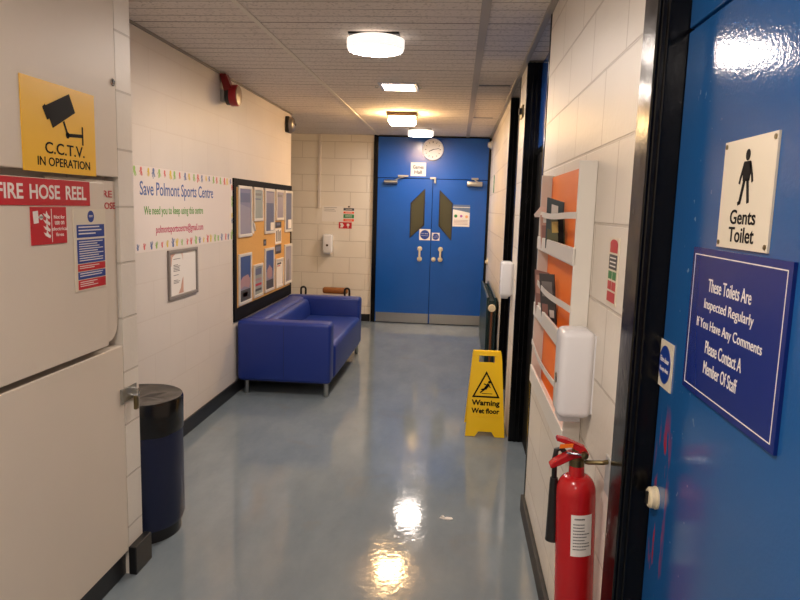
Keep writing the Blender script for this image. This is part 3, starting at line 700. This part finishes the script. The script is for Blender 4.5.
obj('colour_block', b, [mat('dark slate print', (48, 54, 70), .5), mat('sign orange', (236, 86, 36), .4), GREEN, PAPER], t)
obj('screw', B().disc(P, -1.493, 1.585, .012, .0, .006, 14), BLACK, t)
r = (-1.63, -1.45, 1.285, 1.372)
t = plate('fire_point_sign', 'red sign with two white symbols above the soap dispenser', 'sign', P, *r, SIGNRED, .003)
f = frac(*r); b = B()
b.prism(P, [f(.08,.2), f(.28,.12), f(.4,.5), f(.3,.85), f(.1,.85), f(.16,.5)], .0031, .0036); obj('flame_symbol', b, PAPER, t)
b = B(); b.disc(P, *f(.72,.42), .02, .0031, .0036, 16); b.line(P, f(.72,.45), f(.72,.9), .012, .0031, .0036); obj('alarm_symbol', b, PAPER, t)

def dispenser(name, label, P, a0, a1, b0, b1, dep, group=None, winside=1):
    """wall dispenser: rounded cover, back plate, sight window and dispensing lip"""
    c = P((a0+a1)/2, b0, 0); t = thing(name, label, 'dispenser', c, group)
    obj('back_plate', B().rect(P, a0+.014, a1-.014, b0+.03, b1-.014, .0, .006), WPLAST, t)
    lo, hi = P(a0, b0+.015, .003), P(a1, b1, dep)
    xs, ys, zs = zip(lo, hi)
    cv = obj('cover', B().box(min(xs), max(xs), min(ys), max(ys), min(zs), max(zs), bev=min(.022, (a1-a0)*.2), seg=4), WPLAST, t, smooth=True)
    lo, hi = P(a0+.02, b0, .03), P(a1-.02, b0+.03, dep-.008); xs, ys, zs = zip(lo, hi)
    obj('nozzle_lip', B().box(min(xs), max(xs), min(ys), max(ys), min(zs), max(zs), bev=.006), mat('light grey plastic', (196, 196, 200), .3), t, smooth=True)
    obj('sight_window', B().disc(P, (a0+a1)/2, b0+(b1-b0)*.45, .016, dep-.001, dep+.0015, 20), mat('smoked window', (84, 66, 52), .2), cv)
    return t
dispenser('soap_dispenser', 'white hand sanitiser dispenser on the back wall under the red sign', P, -1.84, -1.705, .93, 1.2, .1)

# things on the double doors
P = PB(YD-.02)
t = thing('wall_clock', 'round white wall clock above the blue double doors', 'clock', P(-.361, 2.375))
obj('rim', B().lathe(P(-.361,2.375,0), (0,-1,0), [(.135,0),(.143,.006),(.143,.035),(.134,.042),(.124,.036),(.124,.012),(.001,.012)], 48), WPLAST, t, smooth=True)
fc = obj('dial', B().disc(P, -.361, 2.375, .125, .01, .02, 40), PAPER, t)
pd = plane(P(-.361, 2.375, 0), P.u, P.v); b = B()
for k in range(12):
    a = k*PI/6; b.line(pd, (.088*math.sin(a), .088*math.cos(a)), (.108*math.sin(a), .108*math.cos(a)), .010 if k % 3 == 0 else .006, .0202, .0208)
obj('hour_marks', b, DGREY, fc)
obj('hand', B().line(pd, (-.015,-.004), (.085,.016), .006, .022, .0235), INK, t); obj('hand', B().line(pd, (.012,.004), (-.052,-.026), .009, .0205, .022), INK, t)
r = (-.652, -.446, 2.022, 2.203)
t = plate('games_hall_sign', 'white square room sign above the left blue door leaf', 'sign', P, *r, PAPER)
text(t, P, 'Games', -.622, -.478, 2.118, 2.165, INK, .0038, bold=.02); text(t, P, 'Hall', -.60, -.50, 2.052, 2.098, INK, .0038, bold=.02)
def roundel(name, label, P, cx, cz, s, lines_):
    t = plate(name, label, 'sign', P, cx-s/2, cx+s/2, cz-s/2, cz+s/2, PAPER)
    d = obj('roundel', B().disc(P, cx, cz, s*.42, .0031, .0037, 32), SIGNBLUE, t)
    for i, q in enumerate(lines_):
        z = cz+s*.12-i*s*.2; w2 = s*(.3 if len(q) > 6 else .24)
        text(d, P, q, cx-w2, cx+w2, z-s*.06, z+s*.04, PAPER, .0042)
roundel('fire_door_sign', 'larger blue roundel sign at the meeting edge of the left blue leaf', P, -.433, 1.238, .15, ('Fire door', 'Keep shut'))
roundel('fire_door_sign', 'smaller blue roundel sign low on the right blue leaf beside the gap', P, -.283, 1.215, .105, ('Fire door', 'Keep shut'))
r = (-.062, .166, 1.362, 1.655)
t = plate('health_poster', 'white poster with a dark heading on the right blue door', 'poster', P, *r, PAPER, .002)
f = frac(*r); b = B(); a0, z1 = f(0,0); a1, z0 = f(1,.1); b.rect(P, a0, a1, z0, z1, .0021, .0026); b.prism(P, [f(0,.13), f(1,.13), f(1,.36), f(.5,.28), f(0,.22)], .0021, .0026)
b.mi = 1; b.disc(P, *f(.18,.52), .022, .0021, .0026, 14); b.mi = 2; b.disc(P, *f(.5,.52), .018, .0021, .0026, 14); b.mi = 3; b.disc(P, *f(.82,.54), .02, .0021, .0026, 14)
b.mi = 4
for v in (.7,.76,.82,.88): a0, z1 = f(.06,v); a1, z0 = f(.9,v+.02); b.rect(P, a0, a1, z0, z1, .0021, .0026)
obj('printing', b, [mat('steel blue print', (96, 116, 146), .5), GREEN, mat('mauve print', (180, 100, 170), .5), mat('peach print', (232, 170, 120), .5), pinkp], t)

# ================================================================== RIGHT WALL, FAR END
P = PR(XR)
t = thing('alarm_sounder', 'small white round sensor high on the right wall by the blue doors', 'sensor', (XR, 8.95, 2.44))
obj('base', B().lathe((XR, 8.95, 2.44), (-1,0,0), [(.055,0),(.055,.015),(.045,.02)], 28), WPLAST, t, smooth=True)
obj('dome', B().lathe((XR-.02, 8.95, 2.44), (-1,0,0), [(.042,0),(.04,.02),(.025,.035),(0,.04)], 28), WHITE, t, smooth=True)
t = plate('exit_sign', 'narrow green sign on the far right wall near the blue doors', 'sign', P, -8.12, -7.94, 1.80, 2.0, GREEN)
b = B(); b.line(P, (-8.06,1.9), (-8.0,1.9), .02, .0031, .0036); b.disc(P, -8.03, 1.95, .014, .0031, .0036, 12); b.line(P, (-8.04,1.85), (-8.03,1.94), .02, .0031, .0036); obj('symbol', b, PAPER, t)
t = thing('push_button', 'small white round button on the right wall above the radiator', 'button', (XR, 8.7, .925))
obj('plate', B().lathe((XR, 8.7, .925), (-1,0,0), [(.045,0),(.045,.01),(.04,.014)], 24), CREAM, t, smooth=True)
obj('knob', B().lathe((XR-.014, 8.7, .925), (-1,0,0), [(.02,0),(.02,.015),(.012,.02),(0,.02)], 20), CREAM, t, smooth=True)

# radiator
t = thing('radiator', 'dark green wall radiator between the blue doors and black doorway', 'radiator', (.36, 6.9, 0))
ry0, ry1 = 6.15, 7.65
b = B().box(.305, .325, ry0, ry1, .14, .79, bev=.006); b.box(.375, .395, ry0, ry1, .14, .79, bev=.006)
obj('panel', b, DGREEN, t)
b = B()
for i in range(20):
    y = ry0+.03+i*(ry1-ry0-.06)/19; b.box(.322, .378, y-.012, y+.012, .16, .76)
obj('fins', b, DGREEN, t)
b = B()
for y in (ry0+.15, ry1-.15): b.box(.35, XR-.002, y-.02, y+.02, .62, .66); b.box(.35, XR-.002, y-.02, y+.02, .22, .26)
b.box(.33, .37, 7.3, 7.34, 0, .2); b.box(.33, .37, ry0+.2, ry0+.24, 0, .2)
obj('wall_bracket', b, DGREEN, t)
v = obj('valve', B().lathe((.35, ry0-.055, .70), (0,-1,0), [(.015,-.06),(.02,-.01),(.034,0),(.036,.02),(.03,.035),(0,.036)], 24), CREAM, t, smooth=True, label='cream round valve head')
obj('pipe', B().tube([(.35, ry0-.055, .0), (.35, ry0-.055, .68)], .011), mat('copper pipe', (126, 84, 62), .35, metal=.6), t, smooth=True)

dispenser('soap_dispenser', 'white wall dispenser between the two black doorways', P, -4.90, -4.77, .962, 1.23, .09)
t = thing('door_hook', 'small dark metal bracket high between the two black doorways', 'bracket', (XR, 4.72, 2.27))
obj('bracket_plate', B().box(XR-.012, XR, 4.64, 4.80, 2.22, 2.30), BRASS, t); obj('bracket_arm', B().box(XR-.03, XR-.01, 4.66, 4.70, 2.24, 2.28), BLACK, t)

# ================================================================== WET FLOOR SIGN
t = thing('wet_floor_sign', 'yellow folding wet floor sign standing beside the black doorway', 'wet floor sign', (.25, 4.68, 0))
def wet_panel(front):
    yb, yt = (4.56, 4.70) if front else (4.86, 4.72)
    H = .585; v = Vector((0, yt-yb, H)); L = v.length
    return plane((.2535, yb, 0), (1,0,0) if front else (-1,0,0), v), L
for front in (True, False):
    Pp, L = wet_panel(front)
    out = [(-.137,0),(-.07,0),(-.045,.035),(.047,.035),(.07,0),(.139,0),(.103,L-.03),(.098,L),(-.098,L),(-.103,L-.03)]
    holes = [(-.058,L-.075),(.058,L-.075),(.055,L-.035),(-.055,L-.035)]
    hb = L-.075 if front else L-.13
    b = B()
    # face with a hand slot: side strips, top bar, lower body
    b.prism(Pp, [out[0],out[1],out[2],out[3],out[4],out[5],(.1085,hb),(-.1085,hb)], 0, .012)
    b.prism(Pp, [(-.1085,hb),(-.058,hb),(-.055,L-.03),(-.1035,L-.03)], 0, .012)
    b.prism(Pp, [(.058,hb),(.1085,hb),(.1035,L-.03),(.055,L-.03)], 0, .012)
    b.prism(Pp, [(-.1035,L-.03),(.1035,L-.03),(.098,L),(-.098,L)], 0, .016)
    b.prism(Pp, [(-.112,.14),(.112,.14),(.112,.146),(-.112,.146)], .012, .015)
    pnl = obj('front_panel' if front else 'rear_panel', b, YELLOW, t)
    if front:
        b = B()
        def wf(x, y):   # photo-like layout on the panel: centre x, height along it
            return (x, y)
        o = [(0,.463),(-.098,.275),(.098,.275)]; cx, cy = 0, .337
        i_ = [(cx+(x-cx)*.82, cy+(y-cy)*.82) for x, y in o]
        b.ring(Pp, o, i_, .0121, .0131)
        b.disc(Pp, .022, .385, .010, .0121, .0131, 14)
        b.line(Pp, (.018,.372), (-.008,.335), .02, .0121, .0131); b.line(Pp, (.012,.362), (-.018,.372), .007, .0121, .0131); b.line(Pp, (.016,.365), (.03,.345), .007, .0121, .0131)
        b.line(Pp, (-.006,.338), (-.035,.33), .009, .0121, .0131); b.line(Pp, (-.008,.335), (-.042,.308), .009, .0121, .0131); b.line(Pp, (-.03,.303), (.045,.303), .004, .0121, .0131)
        obj('hazard_symbol', b, INK, pnl)
        text(pnl, Pp, 'Warning', -.099, .099, .207, .258, INK, .0131, bold=.035)
        text(pnl, Pp, 'Wet floor', -.099, .099, .162, .2, INK, .0131, bold=.035)
obj('hinge', B().box(.165, .345, 4.695, 4.725, .572, .59, bev=.004), YELLOW, t)

# ================================================================== LEAFLET RACK
P = PR(XR)
Y0, Y1, ZT, ZB = 2.078, 3.0, 1.748, .835      # near end, far end, top, bottom
XF = .363
t = thing('leaflet_rack', 'white leaflet rack with orange back on the right wall', 'leaflet rack', (XR, (Y0+Y1)/2, ZB))
obj('back_panel', B().box(XR-.010, XR-.001, Y0+.01, Y1-.01, ZB, ZT-.008), ORANGE, t)
for y in (Y0, Y1-.014): obj('side_panel', B().box(XF, XR-.001, y, y+.014, ZB-.01, ZT), WHITE, t, bev=.002)
for z in (ZB, 1.135, 1.43): obj('shelf', B().box(XF+.002, XR-.01, Y0+.014, Y1-.014, z-.006, z+.006), WHITE, t)
for z0, z1 in ((ZB-.01, .90), (1.13, 1.188), (1.428, 1.482)): obj('front_lip', B().box(XF-.004, XF+.006, Y0, Y1, z0, z1), WHITE, t, bev=.002)
for z in (1.004, 1.287, 1.578):
    pts = [(XF-.004-.012*math.sin(PI*i/12), Y0+.003+(Y1-Y0-.006)*i/12, z+.004*math.cos(2*PI*i/12)) for i in range(13)]
    b = B()
    for i in range(12):
        p0, p1 = Vector(pts[i]), Vector(pts[i+1]); hh = Vector((0,0,.0105)); d = Vector((.003,0,0))
        vs = [b.bm.verts.new(q) for q in (p0-hh, p1-hh, p1+hh, p0+hh, p0-hh+d, p1-hh+d, p1+hh+d, p0+hh+d)]
        for q in ((0,1,2,3),(7,6,5,4),(3,2,6,7),(1,0,4,5),(0,3,7,4),(2,1,5,6)): b._face([vs[k] for k in q])
    bmesh.ops.remove_doubles(b.bm, verts=b.bm.verts, dist=1e-5)
    obj('retaining_bar', b, WHITE, t)
R0 = math.radians(24)
def leaflet(label, y, z, w_, h_, x, tiltx, lean, mats, marks, group='leaflets in the orange backed rack', yaw=R0):
    Rm = Matrix.Rotation(yaw, 3, 'Z') @ Matrix.Rotation(lean, 3, 'Y') @ Matrix.Rotation(tiltx, 3, 'X')
    u = Rm @ Vector((0,-1,0)); v = Rm @ Vector((0,0,1)); p = plane((x, y, z), u, v)
    th = thing('leaflet', label, 'leaflet', (x, y, z), group)
    s = obj('cover', B().rect(p, -w_/2, w_/2, 0, h_, 0, .004), mats[0], th)
    b = B()
    for u0, u1, v0, v1, mi in marks: b.mi = mi; b.rect(p, (-.5+u0)*w_, (-.5+u1)*w_, v0*h_, v1*h_, .0041, .0046)
    obj('printing', b, mats[1:], s)
teal = mat('dark teal cover', (44, 70, 80), .35); khaki = mat('khaki cover', (92, 96, 66), .35); plum = mat('plum cover', (150, 104, 96), .35); char = mat('charcoal cover', (60, 58, 62), .35)
rose = mat('rose cover', (196, 150, 136), .4); gold = mat('gold print', (200, 170, 90), .4)
R_ = math.radians
fp = plane((.388, 2.90, 1.572), (-1,-.15,.05), (0,.25,1)); th = thing('leaflet', 'pale flyer flopping out at the far end of the top tier', 'leaflet', fp(0,0,0), 'leaflets in the orange backed rack')
cv = obj('cover', B().prism(fp, [(-.03,-.12),(.008,-.12),(.012,-.004),(.058,-.008),(.062,.004),(.034,.042),(.004,.036),(-.03,.05)], 0, .003), PAPER, th)
obj('printing', B().prism(fp, [(.0,.006),(.046,.0),(.03,.03),(.004,.028)], .0031, .0036), rose, cv)
leaflet('dark teal leaflet leaning out of the top tier', 2.66, 1.437, .115, .205, .384, R_(10), R_(-7), [teal, PAPER, plum, khaki], [(.3,.7,.72,.9,0),(.1,.9,.05,.4,2)])
leaflet('plum magazine upright in the far half of the top tier', 2.80, 1.437, .12, .14, .386, 0, R_(-5), [rose, plum, PAPER], [(.1,.7,.1,.7,0),(.2,.8,.78,.92,1)])
leaflet('khaki booklet on the near side of the teal leaflet', 2.55, 1.437, .09, .14, .388, R_(-3), R_(-4), [khaki, gold, INK], [(.1,.6,.55,.85,0),(.55,.98,.05,.9,1)])
leaflet('rose covered magazine at the far end of the middle tier', 2.86, 1.142, .11, .20, .385, R_(2), R_(-6), [plum, rose, PAPER, INK], [(.1,.9,.5,.9,0),(.2,.8,.05,.3,1)])
leaflet('charcoal magazine in the middle tier beside the rose one', 2.67, 1.142, .11, .205, .387, R_(-3), R_(-5), [char, GREY, plum, PAPER], [(.15,.85,.55,.85,0),(.1,.5,.1,.4,1),(.6,.9,.15,.3,2)])

dispenser('paper_towel_dispenser', 'large white wall dispenser in front of the leaflet rack near end', P, -2.04, -1.92, .972, 1.25, .102)

# wall notice strip
r = (-1.845, -1.737, 1.35, 1.527)
t = plate('extinguisher_notice', 'narrow cream extinguisher notice on the wall beside the black door frame', 'notice', P, *r, IVORY)
f = frac(*r); b = B()
a0, z1 = f(.12,.08); a1, z0 = f(.88,.22); b.rect(P, a0, a1, z0, z1, T, T+.0005); b.disc(P, *f(.5,.09), .38*.108, T+.0004, T+.0008, 20, ry=.012)
for u0, u1, v0, v1, mi in ((.1,.9,.25,.47,1), (.1,.47,.5,.62,2), (.53,.9,.5,.62,2), (.1,.47,.65,.78,0), (.53,.9,.65,.78,0), (.1,.9,.81,.96,0)):
    b.mi = mi; a0, z1 = f(u0, v0); a1, z0 = f(u1, v1); b.rect(P, a0, a1, z0, z1, T, T+.0005)
obj('colour_block', b, [SIGNRED, DGREY, GREEN], t)
b = B()
for v in (.29,.35,.41): a0, z1 = f(.2,v); a1, z0 = f(.8,v+.02); b.rect(P, a0, a1, z0, z1, T+.0006, T+.001)
obj('small_print', b, PAPER, t)

# ================================================================== FIRE EXTINGUISHER
ex, ey = .337, 1.70
t = thing('fire_extinguisher', 'red fire extinguisher with a white label on the right wall', 'fire extinguisher', (ex, ey, .40))
prof = [(.02,.40),(.043,.402),(.049,.408),(.051,.42),(.051,.86)]
prof += [(.021+.030*math.cos(a), .86+.048*math.sin(a)) for a in [i*PI/2/8 for i in range(1, 9)]] + [(.0195,.93),(.0195,.934)]
cyl = obj('cylinder', B().lathe((ex, ey, 0), (0,0,1), prof, 56), RED, t, smooth=True)
b = B(); n = 14; a0, a1 = R_(-112), R_(-48)
ring = []
for i in range(n+1):
    a = a0+(a1-a0)*i/n
    ring.append([b.bm.verts.new((ex+.0515*math.cos(a), ey+.0515*math.sin(a), z)) for z in (.705, .818)])
for i in range(n): b._face([ring[i][0], ring[i+1][0], ring[i+1][1], ring[i][1]])
lb = obj('label', b, PAPER, cyl)
b = B()
for z, aa, ab, hgt in [(.805,.15,.62,.004)]+[(.791-i*.0085, .1, .55+.35*random.random(), .0028) for i in range(9)]:
    for i in range(10):
        aA = a0+(a1-a0)*(aa+(ab-aa)*i/10); aB = a0+(a1-a0)*(aa+(ab-aa)*(i+.8)/10)
        q = [b.bm.verts.new((ex+.0519*math.cos(x), ey+.0519*math.sin(x), zz)) for x, zz in ((aA,z),(aB,z),(aB,z+hgt),(aA,z+hgt))]; b._face(q)
obj('small_print', b, DGREY, lb)
obj('valve', B().lathe((ex, ey, .932), (0,0,1), [(.019,0),(.02,.004),(.02,.02),(.014,.024),(.013,.046),(.008,.05),(0,.05)], 28).lathe((ex+.016, ey, .968), (0,-1,0), [(.0,-.022),(.009,-.02),(.009,.026),(0,.028)], 20), BRASS, t, smooth=True)
ph = plane((0, ey-.013, 0), (1,0,0), (0,0,1))
obj('upper_lever', B().prism(ph, [(ex+.03,.965),(ex+.02,.985),(ex-.03,1.008),(ex-.052,1.012),(ex-.055,1.003),(ex-.035,.996),(ex,.975),(ex+.005,.955)], -.026, .0), RED, t, bev=.002)
obj('carry_handle', B().prism(ph, [(ex+.015,.96),(ex+.01,.975),(ex-.02,.972),(ex-.06,.948),(ex-.072,.936),(ex-.068,.927),(ex-.045,.936),(ex-.01,.955)], -.028, .002), RED, t, bev=.003)
obj('safety_tag', B().prism(ph, [(ex-.048,.984),(ex-.046,.995),(ex-.012,.997),(ex-.014,.987)], .001, .003), ORANGE, t, label='orange safety pin tag')
obj('safety_pin', B().tube([(ex+.02, ey-.018, .965), (ex+.0, ey-.021, .972), (ex-.03, ey-.02, .975)], .0035, 8), CHROME, t, smooth=True)
b = B().tube([(ex-.02, ey+.012, .955), (ex-.038, ey+.018, .972), (ex-.05, ey+.02, .968), (ex-.054, ey+.02, .945), (ex-.055, ey+.02, .88)], .007, 12)
hs = obj('hose', b, BLACK, t, smooth=True)
obj('horn', B().lathe((ex-.055, ey+.02, .89), (0,0,-1), [(.01,0),(.012,.02),(.014,.06),(.02,.17),(.021,.175),(.017,.172)], 24), BLACK, hs, smooth=True)
t.rotation_euler = (0, -.04, 0); t.location.x += .023
t = thing('extinguisher_bracket', 'steel wall hook holding the neck of the red extinguisher', 'bracket', (XR, ey-.02, .93))
obj('wall_plate', B().box(XR-.005, XR, ey-.045, ey+.005, .868, .968, bev=.002), mat('zinc plate', (196, 196, 194), .35, metal=.4), t)
obj('hook', B().tube([(XR-.003, ey-.02, .955), (XR-.02, ey-.03, .955), (ex+.028, ey-.015, .948), (ex+.023, ey-.008, .947)], .006, 10), BRASS, t, smooth=True)

# ================================================================== SIGNS ON THE NEAR BLUE DOOR
P = PR(XD)
r = onto((-1.243, -1.046, 1.537, 1.719), .468, .474)
t = plate('gents_toilet_sign', 'cream toilet sign with a walking man on the near blue door', 'sign', P, *r, IVORY, .004)
f0 = frac(*r); f = lambda u, v: f0(u, .11+(v-.08)*.86); T = .0042; b = B()
b.disc(P, *f(.5,.13), .0082, T, T+.0006, 18, ry=.0095)
b.prism(P, [f(.44,.195), f(.56,.195), f(.585,.25), f(.565,.40), f(.44,.40), f(.42,.25)], T, T+.0006)
b.line(P, f(.45,.21), f(.395,.36), .0065, T, T+.0006); b.line(P, f(.395,.35), f(.375,.425), .006, T, T+.0006)
b.line(P, f(.555,.21), f(.605,.34), .0065, T, T+.0006); b.line(P, f(.605,.33), f(.625,.415), .006, T, T+.0006)
b.line(P, f(.475,.38), f(.41,.635), .0085, T, T+.0006); b.line(P, f(.53,.38), f(.575,.63), .0085, T, T+.0006); b.line(P, f(.41,.625), f(.375,.635), .006, T, T+.0006)
obj('man_symbol', b, INK, t); f = f0
a0, z1 = f(.25,.64); a1, z0 = f(.75,.775); text(t, P, 'Gents', a0, a1, z0, z1, INK, T+.0006, bold=.012)
a0, z1 = f(.25,.80); a1, z0 = f(.75,.94); text(t, P, 'Toilet', a0, a1, z0, z1, INK, T+.0006, bold=.012)
for u, v in ((.04,.045), (.96,.045), (.04,.955), (.96,.955)): obj('screw', B().disc(P, *f(u,v), .0042, .004, .0055, 14), BRASS, t)
r = onto((-1.354, -.961, 1.25, 1.53), .468, .472)
t = plate('toilet_notice', 'navy notice with white lettering on the near blue door', 'notice', P, *r, NAVY, .006)
obj('border', B().frame(P, r[0]+.012, r[1]-.012, r[2]+.012, r[3]-.012, .0018, .0061, .0066), PAPER, t)
f = frac(*r)
for s, v, u0, u1 in (('These Toilets Are',.235,.235,.695), ('Inspected Regularly',.37,.205,.735), ('If You Have Any Comments',.505,.13,.83), ('Please Contact A',.64,.265,.665), ('Member Of Staff',.775,.265,.64)):
    a0, z1 = f(u0, v-.042); a1, z0 = f(u1, v+.042); text(t, P, s, a0, a1, z0, z1, PAPER, .0066)
t = plate('keep_shut_sign', 'small cream sign with a blue roundel at the latch edge of the near blue door', 'sign', P, -1.54, -1.446, 1.206, 1.312, IVORY)
d = obj('roundel', B().disc(P, -1.493, 1.259, .039, .0031, .0037, 32, ry=.043), SIGNBLUE, t)
text(d, P, 'Fire door', -1.522, -1.464, 1.263, 1.276, PAPER, .0042); text(d, P, 'Keep shut', -1.522, -1.464, 1.240, 1.253, PAPER, .0042)

# scrap of paper on the floor
b = B(); pf = plane((.004, 3.26, 0), (1,0,0), (0,1,0))
b.prism(pf, [(-.034,.0),(-.02,.016),(-.008,.008),(.004,.014),(.03,.012),(.036,-.004),(.02,-.014),(-.012,-.012)], .001, .004)
b.prism(pf, [(-.028,.004),(-.014,.013),(-.006,-.004)], .004, .011)
obj('paper_scrap', b, PAPER, base=(.004, 3.26, 0), label='small white torn paper scrap on the floor', cat='paper')
